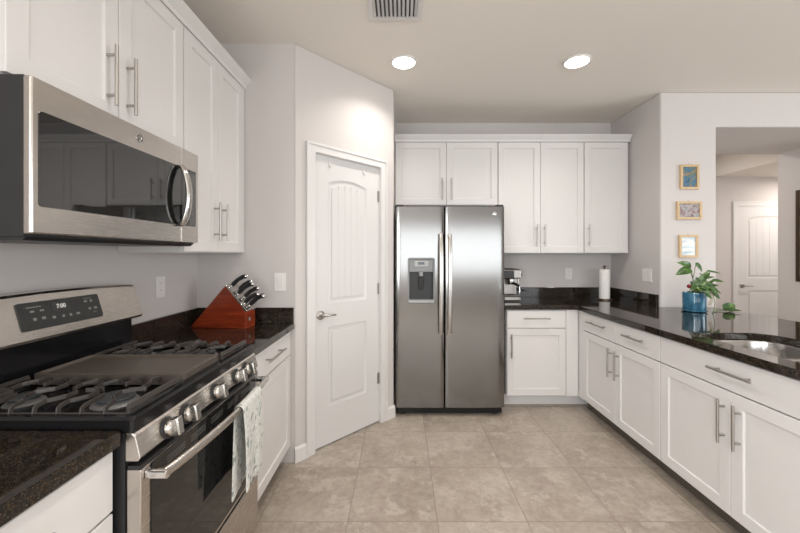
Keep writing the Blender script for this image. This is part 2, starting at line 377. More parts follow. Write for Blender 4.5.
# ------------------------------------------------------------------ panelled doors
def arch(u0, u1, z0, z1, rise, n=14):
    P = [(u0, z0), (u1, z0)]
    for k in range(n+1):
        f = 1-k/n; u = u0+(u1-u0)*f; P.append((u, z1-rise+rise*(1-(2*f-1)**2)))
    return P
def panel_door(name, F, s0, s1, top, up, lo, front, casing_w, hand, parent_struct=True):
    """up/lo = (u0,u1,z0,z1) panels; front = n of the leaf's face; F frame"""
    Pf = lambda u, v, w: F(u, w, v)
    mb = MB(); mb.prism([(s0+.003, .012), (s1-.003, .012), (s1-.003, top-.004), (s0+.003, top-.004)], front-.035, front, Pf)
    leaf = mb.build(name, M['doorw'], None, None); leaf['kind'] = 'structure'
    cut = []
    for (u0, u1, z0, z1), r in ((up, .035), (lo, 0.0)):
        c = MB(); c.prism(arch(u0, u1, z0, z1, r) if r else [(u0, z0), (u1, z0), (u1, z1), (u0, z1)], front-.009, front+.02, Pf); cut.append(c)
    bake_bool(leaf, cut)
    # sloping moulding inside each recess, then the raised fields
    for (u0, u1, z0, z1), r, beads in ((up, .035, 5), (lo, 0, 1)):
        m1 = MB()
        def outline(i):
            return arch(u0+i, u1-i, z0+i, z1-i, r) if r else [(u0+i, z0+i), (u1-i, z0+i), (u1-i, z1-i), (u0+i, z1-i)]
        lev = [(.0, front-.0005), (.010, front-.006), (.020, front-.0085)]
        for (ia, na), (ib, nb) in zip(lev, lev[1:]):
            A = [m1.bm.verts.new(Pf(u, v, na)) for u, v in outline(ia)]; B = [m1.bm.verts.new(Pf(u, v, nb)) for u, v in outline(ib)]
            for k in range(len(A)): m1.face([A[k], A[(k+1) % len(A)], B[(k+1) % len(A)], B[k]], True)
        m1.build('panel_moulding', M['doorw'], leaf)
        m2 = MB(); i = .036; wdt = (u1-u0-2*i)
        if beads > 1: m2.prism([(u0+i+.003, z0+i+.003), (u1-i-.003, z0+i+.003), (u1-i-.003, z1-i-r-.003), (u0+i+.003, z1-i-r-.003)], front-.0088, front-.0048, Pf)
        zt = lambda u: z1-i-r+r*(1-(2*(u-u0-i)/wdt-1)**2)
        for k in range(beads):
            a = u0+i+wdt*k/beads+(.0015 if k else 0); b = u0+i+wdt*(k+1)/beads-(.0015 if k < beads-1 else 0)
            top_ = [(b+(a-b)*q/4, zt(b+(a-b)*q/4)) for q in range(5)] if r else [(b, z1-i), (a, z1-i)]
            m2.prism([(a, z0+i), (b, z0+i)]+top_, front-.009, front-.003, Pf)
        m2.build('raised_field', M['doorw'], leaf, bevel=.002)
    # casing
    mb = MB(); w = casing_w; g = .003
    prof = [(0, 0), (.010, 0), (.012, .3), (.016, .55), (.016, .9), (.012, 1), (0, 1)]
    for a, b in ((s0-w, s0+g), (s1-g, s1+w)):
        mb.prism([(a, 0), (b, 0), (b, top+w), (a, top+w)], 0.0005, .012, Pf)
        o_ = a if a < s0 else b-.018
        mb.prism([(o_, 0), (o_+.018, 0), (o_+.018, top+w), (o_, top+w)], .012, .018, Pf)
    mb.prism([(s0+g, top), (s1-g, top), (s1-g, top+w), (s0+g, top+w)], .0005, .012, Pf)
    mb.prism([(s0-w+.018, top+w-.018), (s1+w-.018, top+w-.018), (s1+w-.018, top+w), (s0-w+.018, top+w)], .012, .018, Pf)
    # jamb strips inside the opening
    if front < 0:
        mb.prism([(s0-.0005, 0), (s0+g, 0), (s0+g, top), (s0-.0005, top)], -.1, 0, Pf); mb.prism([(s1-g, 0), (s1+.0005, 0), (s1+.0005, top), (s1-g, top)], -.1, 0, Pf)
        mb.prism([(s0+g, top-.004), (s1-g, top-.004), (s1-g, top+.0005), (s0+g, top+.0005)], -.1, 0, Pf)
    mb.build('door_frame', M['trimw'], leaf, bevel=.002)
    return leaf
def lever(leaf, F, u, z, n0, direction, length=.105):
    mb = MB(); c = Vector(F(u, n0, z)); nrm = (Vector(F(u, n0+1, z))-c)
    mb.lathe([(0, 0), (.032, 0), (.032, .006), (.026, .011), (.012, .013), (.011, .045), (0, .047)], c, nrm, 28)
    pts = [F(u, n0+.040, z), F(u+direction*.02, n0+.046, z+.002), F(u+direction*.06, n0+.048, z+.001), F(u+direction*length, n0+.044, z-.004)]
    mb.tube(pts, [.010, .010, .008, .0065], 12)
    mb.build('door_handle', M['nickel'], leaf)
fr = -.018
d1 = panel_door('door_1', FD, DS0, DS1, DT, (DS0+.125, DS1-.135, 1.01, 1.91), (DS0+.125, DS1-.135, .275, .845), fr, .064, 1)
lever(d1, FD, DS0+.062, .935, fr, 1, .10)
for z in (1.83, 1.085, .36):
    mb = MB(); mb.tube([FD(DS1-.001, fr+.006, z-.045), FD(DS1-.001, fr+.006, z+.045)], .0065, 12)
    mb.box(DS1-.022, DS1-.004, fr, fr+.002, z-.044, z+.044, F=FD); mb.build('hinge', M['nickel'], d1)
FH = FB(4.97)
d2 = panel_door('door_2', FH, 4.69, 5.50, 2.035, (4.83, 5.36, 1.03, 1.90), (4.83, 5.36, .25, .86), .006, .062, 1)
lever(d2, FH, 4.755, .925, .006, 1, .12)
for u in (.285, .60):
    t_ = thing('door_hook', 'white strap of the over-door hanger at the '+('latch' if u < .4 else 'hinge')+' end of the pantry door top', 'hook', FD(u, 0, DT-.1), 'over-door hanger straps')
    mb = MB(); mb.prism([(.0004, 0), (.0022, 0), (.0022, -.055), (.011, -.062), (.013, -.058), (.013, -.07), (.009, -.072), (.0004, -.06)], u-.009, u+.009, lambda n, z, s: FD(s, fr+n, DT-.006+z))
    mb.build('strap', M['trimw'], t_)

# ------------------------------------------------------------------ cabinets
def shaker(mb, F, u0, u1, z0, z1, rail=.058, th=.020, dep=.009):
    Pf = lambda u, v, w: F(u, w, v)
    g = .0015; u0 += g; u1 -= g; z0 += g; z1 -= g
    mb.box(u0, u1, .0005, th-dep, z0, z1, F=F)
    s = .006
    def ring(i, n): return [mb.bm.verts.new(F(a, n, b)) for a, b in ((u0+i, z0+i), (u1-i, z0+i), (u1-i, z1-i), (u0+i, z1-i))]
    R = [ring(0, th-dep), ring(0, th-.0015), ring(.0015, th), ring(rail, th), ring(rail+.002, th-.002), ring(rail+.004, th-dep+.0005)]
    for A, B in zip(R, R[1:]):
        for k in range(4): mb.face([A[k], A[(k+1) % 4], B[(k+1) % 4], B[k]])
    mb.face(R[-1]); return mb
def slab(mb, F, u0, u1, z0, z1, th=.020):
    g = .0015; mb.box(u0+g, u1-g, .0005, th, z0+g, z1-g, F=F); return mb
def handle(F, parent, axis, u, z, half, n0=.020):
    """bar pull; axis 'z' or 'u'"""
    mb = MB(); st = .034
    if axis == 'z': a, b = (u, z-half), (u, z+half); p = [(u, z-half+.035), (u, z+half-.035)]
    else: a, b = (u-half, z), (u+half, z); p = [(u-half+.035, z), (u+half-.035, z)]
    mb.tube([F(a[0], n0+st, a[1]), F(b[0], n0+st, b[1])], .0062, 14)
    for q in p: mb.tube([F(q[0], n0, q[1]), F(q[0], n0+st, q[1])], .0050, 10)
    mb.build('handle', M['nickel'], parent)
def door(F, cab, u0, u1, z0, z1, hu=None, hz=None):
    o = shaker(MB(), F, u0, u1, z0, z1).build('door', M['white'], cab, bevel=.0008)
    if hu is not None: handle(F, o, 'z', hu, hz, .105)
    return o
def drawer(F, cab, u0, u1, z0, z1, hu=None, half=.115, name='drawer'):
    o = slab(MB(), F, u0, u1, z0, z1).build(name, M['white'], cab, bevel=.002)
    if hu is not None: handle(F, o, 'u', hu, .80, half)
    return o
ZD0, ZD1, ZG, ZT = .115, .708, .712, .866      # base door bottom/top, drawer bottom/top
HB = .557                                       # base handle centre
def body_box(F, u0, u1, depth, name='body', toe=True, z1=.8745, cab=None):
    mb = MB(); mb.box(u0, u1, -depth, 0, .11, z1, F=F)
    o = mb.build(name, M['white'], cab)
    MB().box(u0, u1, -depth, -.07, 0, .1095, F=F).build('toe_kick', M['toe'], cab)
    return o

# far left base cabinet, between range and pantry wall
F = FL(-.74)
c = thing('base_cabinet', 'white base cabinet with one drawer and door between range and pantry corner', 'cabinet', (-1.03, 2.0, 0))
body_box(F, 1.683, 2.326, .59, cab=c)
drawer(F, c, 1.69, 2.32, ZG, ZT, 1.995, .13)
door(F, c, 1.69, 2.32, ZD0, ZD1)
# near left base cabinet: a drawer stack
F = FL(-.751)
c = thing('base_cabinet', 'white base cabinet with stacked drawers at the camera side of the range', 'cabinet', (-1.03, .6, 0))
body_box(F, .20, .905, .58, cab=c)
drawer(F, c, .21, .905, ZG, ZT, .60, .115)
o = drawer(F, c, .21, .905, .42, ZG-.004); handle(F, o, 'u', .60, .63, .115)
o = drawer(F, c, .21, .905, ZD0, .416); handle(F, o, 'u', .60, .35, .115)
# right run
F = FR(1.588)
c = thing('base_cabinet', 'white two-drawer two-door base cabinet on the peninsula next to the inside corner', 'cabinet', (1.88, 2.65, 0))
body_box(F, 2.155, 3.155, .59, cab=c)
mid = 2.607
drawer(F, c, 2.155, mid, ZG, ZT, 2.376, .105); drawer(F, c, mid, 3.065, ZG, ZT, 2.83, .125)
door(F, c, 2.155, mid, ZD0, ZD1, mid-.042, HB); door(F, c, mid, 3.065, ZD0, ZD1, mid+.040, HB)
MB().box(3.067, 3.139, .0005, .018, .11, .872, F=F).build('filler_panel', M['white'], c)
c = thing('base_cabinet', 'white sink base cabinet with a wide false drawer front and two doors', 'cabinet', (1.88, 1.69, 0))
mb = MB()                                       # open-topped carcass for the sink bowls
mb.box(1.240, 1.258, -.59, 0, .11, .8745, F=F).box(2.134, 2.152, -.59, 0, .11, .8745, F=F).box(1.258, 2.134, -.59, -.572, .11, .8745, F=F)
mb.box(1.258, 2.134, -.572, 0, .11, .128, F=F).box(1.258, 2.134, -.02, 0, .128, .8745, F=F)
mb.build('body', M['white'], c)
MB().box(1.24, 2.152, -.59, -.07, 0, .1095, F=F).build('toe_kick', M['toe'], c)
mid = 1.694
drawer(F, c, 1.240, 2.151, ZG, ZT, 1.677, .112, 'false_drawer_front')
door(F, c, 1.240, mid, ZD0, ZD1, mid-.048, HB); door(F, c, mid, 2.151, ZD0, ZD1, mid+.032, HB)
c = thing('base_cabinet', 'white base cabinet at the camera end of the peninsula past the sink', 'cabinet', (1.88, .93, 0))
body_box(F, .63, 1.237, .59, cab=c); drawer(F, c, .63, 1.237, ZG, ZT, .93, .115); door(F, c, .63, 1.237, ZD0, ZD1, .68, HB)
# back base cabinet
F = FB(3.16)
c = thing('base_cabinet', 'white base cabinet with one drawer and one door right of the refrigerator', 'cabinet', (1.2, 3.45, 0))
mb = MB(); mb.box(.93, 2.18, 3.161, 3.74, .11, .8745); mb.box(.93, 2.18, 3.24, 3.74, 0, .11); mb.build('body', M['white'], c)
drawer(F, c, .935, 1.455, ZG, ZT, 1.19, .115); door(F, c, .935, 1.455, ZD0, ZD1, .968, HB)
MB().box(1.458, 1.56, .0015, .018, .11, .872, F=F).build('filler_panel', M['white'], c)

# wall cabinets -----------------------------------------------------------------
UZ0, UZ1, OZ = 1.372, 2.44, 1.833
F = FL(-1.04)
c = thing('wall_cabinet', 'white two-door wall cabinet directly above the microwave', 'cabinet', (-1.18, 1.29, OZ))
mb = MB(); mb.box(.915, 1.672, -.29, 0, OZ, 2.45, F=F); mb.build('body', M['white'], c)
door(F, c, .917, 1.288, OZ+.003, UZ1, 1.235, 1.986); door(F, c, 1.288, 1.671, OZ+.003, UZ1, 1.325, 1.986)
c = thing('wall_cabinet', 'tall white two-door wall cabinet between microwave and pantry corner', 'cabinet', (-1.18, 2.0, UZ0))
mb = MB(); mb.box(1.674, 2.326, -.29, 0, UZ0, 2.45, F=F); mb.build('body', M['white'], c)
door(F, c, 1.676, 1.985, UZ0+.003, UZ1, 1.943, 1.543); door(F, c, 1.985, 2.296, UZ0+.003, UZ1, 2.027, 1.543)
MB().box(2.297, 2.325, .0005, .017, UZ0, UZ1, F=F).build('filler_panel', M['white'], c)
F = FB(3.44)
c = thing('wall_cabinet', 'short white two-door wall cabinet directly above the refrigerator', 'cabinet', (.43, 3.6, OZ))
mb = MB(); mb.box(-.058, .930, 3.44, 3.745, OZ, 2.45); mb.build('body', M['white'], c)
door(F, c, -.052, .437, OZ+.003, UZ1, .392, 1.984); door(F, c, .437, .929, OZ+.003, UZ1, .480, 1.984)
c = thing('wall_cabinet', 'tall white two-door wall cabinet right above the coffee machine', 'cabinet', (1.35, 3.6, UZ0))
mb = MB(); mb.box(.933, 1.758, 3.44, 3.745, UZ0, 2.45); mb.build('body', M['white'], c)
door(F, c, .935, 1.340, UZ0+.003, UZ1, 1.300, 1.543); door(F, c, 1.340, 1.757, UZ0+.003, UZ1, 1.376, 1.543)
c = thing('wall_cabinet', 'tall white single-door wall cabinet in the back corner above the paper towel', 'cabinet', (1.97, 3.6, UZ0))
mb = MB(); mb.box(1.761, 2.195, 3.44, 3.745, UZ0, 2.45); mb.build('body', M['white'], c)
door(F, c, 1.762, 2.178, UZ0+.003, UZ1, 1.800, 1.543)
# crown mouldings
cr = [(0, 2.4425), (.024, 2.4425), (.028, 2.46), (.056, 2.49), (.062, 2.497), (.062, 2.503), (0, 2.503)]
struct('trim_1', MB().prism(cr, .88, 2.329, lambda n, z, u: (-1.04+n, u, z)).box(-1.33, -1.04, .88, 2.329, 2.4505, 2.503), M['white'])
struct('trim_2', MB().prism(cr, -.060, 2.2, lambda n, z, u: (u, 3.44-n, z)).box(-.060, 2.2, 3.44, 3.745, 2.4505, 2.503), M['white'])

# ------------------------------------------------------------------ countertops
def top(name, label, pts, z0=.875, z1=.914):
    c = thing(name, label, 'countertop', (*pts[0], z0))
    s = MB().prism(pts, z0, z1, lambda u, v, w: (u, v, w)).build('slab', M['granite'], c, bevel=.004); s.modifiers[0].segments = 3
    return c, s
c, _ = top('countertop', 'polished dark granite countertop on the camera side of the range', [(-1.332, .20), (-.715, .20), (-.715, .911), (-1.332, .911)])
bx('backsplash', (-1.332, -1.312, .20, .911, .9142, 1.016), M['granite'], c, .002)
c, _ = top('countertop', 'polished dark granite countertop holding the wooden knife block', [(-1.332, 1.681), (-.697, 1.681), (-.697, 2.328), (-1.332, 2.328)])
bx('backsplash', (-1.332, -1.312, 1.681, 2.3075, .9142, 1.016), M['granite'], c, .002)
bx('backsplash', (-1.332, -.700, 2.308, 2.328, .9142, 1.016), M['granite'], c, .002)
L = [(.905, 3.125), (1.520, 3.125), (1.545, 3.10), (1.545, .60), (2.65, .60), (2.65, PY-.002), (RX-.002, PY-.002), (RX-.002, BY-.002), (.905, BY-.002)]
c, s = top('countertop', 'long L-shaped polished dark granite countertop with the undermount sink', L)
SX0, SX1, SY0, SY1 = 1.655, 2.085, 1.27, 2.035
bake_bool(s, [MB().prism(rrect(SX0, SX1, SY0, SY1, .13, 10), .80, 1.0, lambda u, v, w: (u, v, w))])
bx('backsplash', (.905, RX-.0225, BY-.022, BY-.002, .9142, 1.016), M['granite'], c, .002)
bx('backsplash', (RX-.022, RX-.002, PY+.02, BY-.002, .9142, 1.016), M['granite'], c, .002)

# sink ---------------------------------------------------------------------------
c = thing('kitchen_sink', 'stainless steel double-bowl undermount sink in the peninsula counter', 'sink', ((SX0+SX1)/2, (SY0+SY1)/2, .70))
P3 = lambda u, v, w: (u, v, w)
def bowl(y0, y1, x0, x1, depth, r):
    mb = MB(); lev = [(-.004, .8735, r+.01), (.0, .868, r), (.006, .72, r*.9), (.03, .70-.0, r*.7)]
    rings = []
    for i, z, rr in lev:
        rings.append([mb.bm.verts.new((u, v, z)) for u, v in rrect(x0+i, x1-i, y0+i, y1-i, rr, 8)])
    for A, B in zip(rings, rings[1:]):
        for k in range(len(A)): mb.face([A[k], A[(k+1) % len(A)], B[(k+1) % len(A)], B[k]], True)
    mb.face(rings[-1])
    cx, cy = (x0+x1)/2, (y0+y1)/2
    ob = mb.build('bowl', M['sinksteel'], c)
    sm = ob.modifiers.new('sheet', 'SOLIDIFY'); sm.thickness = .0015; sm.offset = 1
    MB().lathe([(0, .003), (.012, .003), (.016, .001), (.038, .001), (.043, .003), (.045, .0004)], (cx, cy, .7005), (0, 0, 1), 28).build('drain', M['chrome'], ob)
bowl(1.672, SY1-.002, SX0+.004, SX1-.004, .17, .115)
bowl(SY0+.002, 1.648, SX0+.004, SX1-.004, .17, .115)
MB().box(SX0+.05, SX1-.05, 1.644, 1.676, .862, .8725).build('divider', M['sinksteel'], c, bevel=.003)

# ------------------------------------------------------------------ gas range
RY0, RY1 = .916, 1.676; RC = (RY0+RY1)/2
g = thing('gas_range', 'stainless steel gas range with black cooktop and front knobs', 'stove', (-1.0, RC, 0))
bx('body', (-1.29, -.712, RY0+.003, RY1-.003, .03, .902), M['grey'], g)
for x in (-1.24, -.76):
    for y in (RY0+.05, RY1-.05):
        MB().lathe([(0, 0), (.018, 0), (.018, .012), (.010, .014), (.010, .03), (0, .03)], (x, y, 0), n=16).build('foot', M['darkplastic'], g)
# cooktop: pan with raised rim
mb = MB(); o_ = rrect(-1.262, -.690, RY0, RY1, .012, 4)
lv = [(0, .903), (0, .936), (.006, .943), (.030, .943), (.046, .926)]
rings = [[mb.bm.verts.new((u, v, z)) for u, v in rrect(-1.262+i, -.690-i, RY0+min(i, .022), RY1-min(i, .022), .012, 4)] for i, z in lv]
mb.face(rings[0])
for A, B in zip(rings, rings[1:]):
    for k in range(len(A)): mb.face([A[k], A[(k+1) % len(A)], B[(k+1) % len(A)], B[k]])
mb.face(rings[-1]); mb.build('cooktop', M['enamel'], g)
# burners
def burner(x, y, r, ov=False):
    mb = MB(); z = .9262
    if ov:
        pts = rrect(x-.03, x+.03, y-.08, y+.08, .03, 6)
        mb.prism(pts, z, z+.012, P3); b = mb.build('burner', M['nickel'], g)
        MB().prism([(x+(u-x)*.82, y+(v-y)*.9) for u, v in pts], z+.0125, z+.020, P3).build('burner_cap', M['burner'], b, bevel=.002)
    else:
        b = mb.lathe([(0, 0), (r+.012, 0), (r+.006, .006), (r-.004, .008), (r-.004, .013), (0, .013)], (x, y, z), n=36).build('burner', M['midgrey'], g)
        MB().lathe([(0, 0), (r, 0), (r+.001, .004), (r-.006, .0085), (0, .0095)], (x, y, z+.0132), n=36).build('burner_cap', M['burner'], b)
burner(-.845, 1.055, .048); burner(-1.115, 1.055, .036); burner(-.845, 1.537, .040); burner(-1.115, 1.537, .036); burner(-.98, RC, 0, True)
# continuous cast-iron grates with bent fingers
def grate(y0, y1, bxs):
    mb = MB(); zt = .960; w, h = .0068, .012; x0, x1 = -1.225, -.722; ym = (y0+y1)/2; zl = .940
    for y in (y0, y1): mb.path([(x0, y, zl), (x1, y, zl)], w, .010)
    mb.path([(x0, y0, zt), (x0, y1, zt)], w, h); mb.path([(x1, y0, zt), (x1, y1, zt)], w+.003, h+.004)
    mb.path([(x0, y0, zl), (x0, y1, zl)], w, .010); mb.path([(x1, y0, zl), (x1, y1, zl)], w, .010)
    n = 8; e0 = [(y0+.001, zl), (y0+.004, zt-.004), (y0+.012, zt)]; e1 = [(y1-.012, zt), (y1-.004, zt-.004), (y1-.001, zl)]
    for k in range(1, n):
        x = x0+(x1-x0)*k/n
        bxn = min(bxs, key=lambda q: abs(q-x)); d = x-bxn
        if abs(d) < .026:
            mb.path([(x, y, z) for y, z in e0]+[(x, ym-.038, zt+.003)], w, h); mb.path([(x, y, z) for y, z in e1[::-1]]+[(x, ym+.038, zt+.003)], w, h)
        else:
            s = 1 if d > 0 else -1; b = .030*s
            mb.path([(x, y, z) for y, z in e0]+[(x, ym-.080, zt+.002), (x-b*.9, ym-.052, zt+.003), (x-b*1.0, ym-.020, zt+.003), (x+b*.15, ym+.006, zt+.003), (x+b*.25, ym+.040, zt+.003), (x-b*.3, ym+.075, zt+.002)]+[(x-b*.3, y, z) for y, z in e1], w, h)
    for bxx in bxs:
        for s in (-1, 1): mb.path([(bxx+s*.036, ym, zt+.003), (bxx+s*.085, ym+s*.006, zt+.003)], w, h)
    for y in (y0+.003, y1-.003):
        for x in (x0, x1): mb.path([(x, y, zl), (x, y, zt)], w+.002, w+.002) if False else mb.box(x-.005, x+.005, y-.004, y+.004, .930, zt)
    return mb.build('grate', M['iron'], g, bevel=.001)
grate(RY0+.026, 1.172, (-.845, -1.115)); grate(1.424, RY1-.026, (-.845, -1.115))
# griddle plate in the middle
mb = MB(); gx0, gx1, gy0, gy1 = -1.225, -.722, 1.180, 1.416
rings = [[mb.bm.verts.new((u, v, z)) for u, v in rrect(gx0+i, gx1-i, gy0+i, gy1-i, .016, 5)] for i, z in ((.004, .930), (0, .945), (0, .966), (.007, .968), (.016, .960))]
mb.face(rings[0])
for A, B in zip(rings, rings[1:]):
    for k in range(len(A)): mb.face([A[k], A[(k+1) % len(A)], B[(k+1) % len(A)], B[k]])
mb.face(rings[-1]); mb.build('griddle', M['griddle'], g)
# backguard
mb = MB(); pr = [(-1.330, .905), (-1.263, .905), (-1.263, 1.070), (-1.262, 1.073), (-1.262, 1.10), (-1.330, 1.20)]
MB().prism([(-1.330, .905), (-1.268, .905), (-1.2625, .93), (-1.262, 1.071), (-1.330, 1.071)], RY0+.006, RY1-.006, lambda x, z, y: (x, y, z)).build('backguard_base', M['enamel'], g, bevel=.003)
n = 14; mb = MB(); secs = []
for k in range(n+1):
    f = k/n; y = RY0+(RY1-RY0)*f; zt = 1.221+.012*(1-(2*f-1)**2)
    secs.append([mb.bm.verts.new(p) for p in ((-1.328, y, 1.0725), (-1.221, y, 1.0725), (-1.2165, y, 1.082), (-1.257, y, zt-.008), (-1.264, y, zt), (-1.328, y, zt))])
for A, B in zip(secs, secs[1:]):
    for k in range(6): mb.face([A[k], A[(k+1) % 6], B[(k+1) % 6], B[k]])
mb.face(secs[0]); mb.face(secs[-1]); bgd = mb.build('backguard', M['steel_y'], g)
def FBG(u, n, z):                                # slanted face of the backguard
    t_ = (z-1.082)/(1.221-1.082); x = -1.2165+(-1.257+1.2165)*t_
    return (x+n*.96, u, z+n*.28)
def rp(mb, F, u0, u1, z0, z1, r, n0, n1): return mb.prism(rrect(u0, u1, z0, z1, r, 4), n0, n1, lambda a, b, w: F(a, w, b))
dsp = rp(MB(), FBG, 1.150, 1.462, 1.110, 1.201, .008, .0005, .004).build('control_display', M['disp'], bgd)
rp(MB(), FBG, 1.262, 1.330, 1.160, 1.190, .003, .0042, .0048).build('clock_window', M['blackglass'], dsp)
def text(s, size, F, u, z, n, m, parent, name, sp=1.0, ext=.0003, flip=1, align='CENTER', shear=0):
    cu = bpy.data.curves.new(name, 'FONT'); cu.body = s; cu.size = size; cu.extrude = ext; cu.align_x = align; cu.align_y = 'CENTER'; cu.shear = shear
    to = bpy.data.objects.new(name, cu); COL.objects.link(to); bpy.context.view_layer.update()
    me = bpy.data.meshes.new_from_object(to.evaluated_get(bpy.context.evaluated_depsgraph_get()))
    bpy.data.objects.remove(to)
    o0 = ORG[parent]
    for v in me.vertices: v.co = Vector(F(u+flip*v.co.x*sp, n+v.co.z, z+v.co.y))-o0
    me.materials.clear(); me.materials.append(m)
    o = bpy.data.objects.new(name, me); COL.objects.link(o); o.parent = parent; ORG[o] = o0; return o
text('7:00', .021, FBG, 1.298, 1.175, .0052, M['clock'], dsp, 'clock_digits')
mb = MB()
for u, z, w, h in [(1.195, 1.184, .05, .003), (1.188, 1.170, .014, .006), (1.216, 1.170, .014, .006), (1.190, 1.144, .011, .009), (1.216, 1.144, .013, .009), (1.246, 1.140, .012, .008),
                   (1.276, 1.139, .009, .009), (1.300, 1.139, .009, .009), (1.326, 1.139, .014, .007), (1.372, 1.189, .034, .002), (1.363, 1.178, .014, .007), (1.384, 1.178, .010, .009),
                   (1.372, 1.149, .010, .009), (1.394, 1.149, .014, .008), (1.388, 1.134, .016, .002)]:
    u = 1.15+(u-1.15)*1.17
    MB().box(u-w/2, u+w/2, .0042, .0046, z-h/2, z+h/2, F=FBG).build('button' if h > .004 else 'caption_line', M['print'], dsp)
# slanted stainless control panel
MB().prism([(-.7115, .902), (-.694, .902), (-.686, .895), (-.673, .838), (-.679, .829), (-.7115, .829)], RY0+.002, RY1-.002, lambda x, z, y: (x, y, z)).build('control_panel', M['steel_y'], g, bevel=.002)
def knob(y):
    c0 = Vector((-.6785, y, .861)); ax = Vector((.985, 0, .17)).normalized()
    k = MB().lathe([(0, .0), (.030, 0), (.030, .003), (.026, .005), (0, .005)], c0, ax, 32).build('knob_bezel', M['darkplastic'], g)
    mb = MB().lathe([(0, .005), (.0245, .005), (.0255, .009), (.0245, .019), (.021, .022), (0, .0225)], c0, ax, 36)
    up = Vector((-.17, 0, .985)); a = c0+ax*.029
    mb.bar(a-up*.0255, a+up*.0255, .026, .024, up=ax)
    mb.build('knob', M['satin'], g, bevel=.006, seg=3)
for d_ in (-.262, -.172, .006, .170, .262): knob(RC+d_)
# oven door
D0, D1 = RY0+.004, RY1-.004
def FO(u, n, z): return (-.672+n, u, z)
dr = bx('oven_door', (D0, D1, -.038, 0, .345, .806), M['steel_y'], g, .003, F=FO)
mb = rp(MB(), FO, D0+.036, D1-.036, .362, .8045, .004, .0003, .003); dg_ = mb.build('door_glass', M['blackglass'], dr)
bx('top_vent_band', (D0, D1, -.034, -.002, .8065, .8165), M['darkplastic'], dr, F=FO)
mb = MB()
for grp in (-.235, -.12, 0.0, .12, .235):
    for r_ in range(3):
        z = .768+.008*r_; mb.box(RC+grp-.042, RC+grp+.042, .0031, .0038, z-.0010, z+.0010, F=FO)
mb.build('vent_slots', M['midgrey'], dr)
hp = []
for k in range(17):
    f = k/16; hp.append((-.627+.027*(1-(2*f-1)**2), D0+.022+(D1-D0-.044)*f, .785))
mb = MB().tube(hp, .0115, 14, flat=1.25)
hd = mb.build('handle', M['steel_y'], dr)
for s in (0, -1):
    x, y, z = hp[s]; e = 1 if s == 0 else -1
    MB().prism(rrect(y-.010, y+.012, z-.0125, z+.0125, .008, 4), -.671, x+.011, lambda a, b, w: (w, a, b)).build('handle_bracket', M['chrome'], hd, bevel=.002)
sd = bx('storage_drawer', (D0, D1, -.038, 0, .085, .330), M['steel_y'], g, .003, F=FO)
# GE-style round monogram, also used on the refrigerator and microwave
def badge(F, u, z, n, r, parent):
    b = MB().lathe([(0, 0), (r, 0), (r, .0012), (r*.9, .0018), (0, .0018)], F(u, n, z), Vector(F(u, n+1, z))-Vector(F(u, n, z)), 32).build('badge', M['chrome'], parent)
    mb = MB(); c = Vector(F(u, n+.0019, z))
    mb.tube([F(u+r*.88*cos(a), n+.0019, z+r*.88*sin(a)) for a in [2*pi*k/32 for k in range(33)]], r*.06, 6)
    # two looping script letters
    def sc(pts, w=.05): mb.tube([F(u+r*x, n+.0021, z+r*y) for x, y in pts], r*w, 6)
    sc([(-.08, .50), (-.28, .58), (-.50, .35), (-.52, .02), (-.36, -.18), (-.14, -.08), (-.06, .20), (-.06, -.30), (-.20, -.58), (-.45, -.55), (-.50, -.32), (-.2, -.12)])
    sc([(.52, .38), (.36, .58), (.16, .48), (.14, .22), (.32, .06), (.14, -.04), (.06, -.32), (.22, -.56), (.46, -.48), (.58, -.22)])
    for a in (45, 135, 225, 315):
        a = math.radians(a); sc([(.72*cos(a-.25), .72*sin(a-.25)), (.78*cos(a), .78*sin(a)), (.62*cos(a+.2), .62*sin(a+.2))], .04)
    mb.build('monogram', M['disp'], b)
# oven drawer badge-less; towel ---------------------------------------------------
tw = thing('dish_towel', 'white dish towel printed with grey-green leaves hanging over the oven handle', 'towel', (-.61, 1.41, .785))
mb = MB(); prof = []
ty0, ty1 = 1.315, 1.515; NY = 22
def hx(y):
    f = (y-hp[0][1])/(hp[-1][1]-hp[0][1]); return -.627+.027*(1-(2*f-1)**2)
grid = []
for j in range(NY+1):
    f = j/NY; y = ty0+(ty1-ty0)*f; hxx = hx(y); row = []
    wv_ = .006*sin(f*9+.5)+.003*sin(f*21)
    zb = .455+.012*sin(f*3.0); zf = .468+.010*f+.004*sin(f*8)
    for k in range(13): 
        q = k/12; z = zb+(.785-zb)*q; row.append((hxx-.0165-.002*(1-q)+wv_*.5*(1-q), y-.030*(1-q)*(1-f)+.01*(1-q), z))
    for k in range(1, 8):
        a = pi-pi*k/8; row.append((hxx+.0175*cos(a), y, .785+.0175*sin(a)))
    for k in range(14):
        q = k/13; z = .785+(zf-.785)*q
        row.append((hxx+.0175+wv_*q+.003*sin(q*3), y+.004*sin(q*4)+.016*q*(1-f), z))
    grid.append([mb.bm.verts.new(p) for p in row])
for A, B in zip(grid, grid[1:]):
    for k in range(len(A)-1): mb.face([A[k], A[k+1], B[k+1], B[k]], True)
o = mb.build('cloth', M['towel'], tw); sm = o.modifiers.new('sheet', 'SOLIDIFY'); sm.thickness = .003; sm.offset = 0
sb = o.modifiers.new('soft', 'SUBSURF'); sb.levels = 1; sb.render_levels = 1

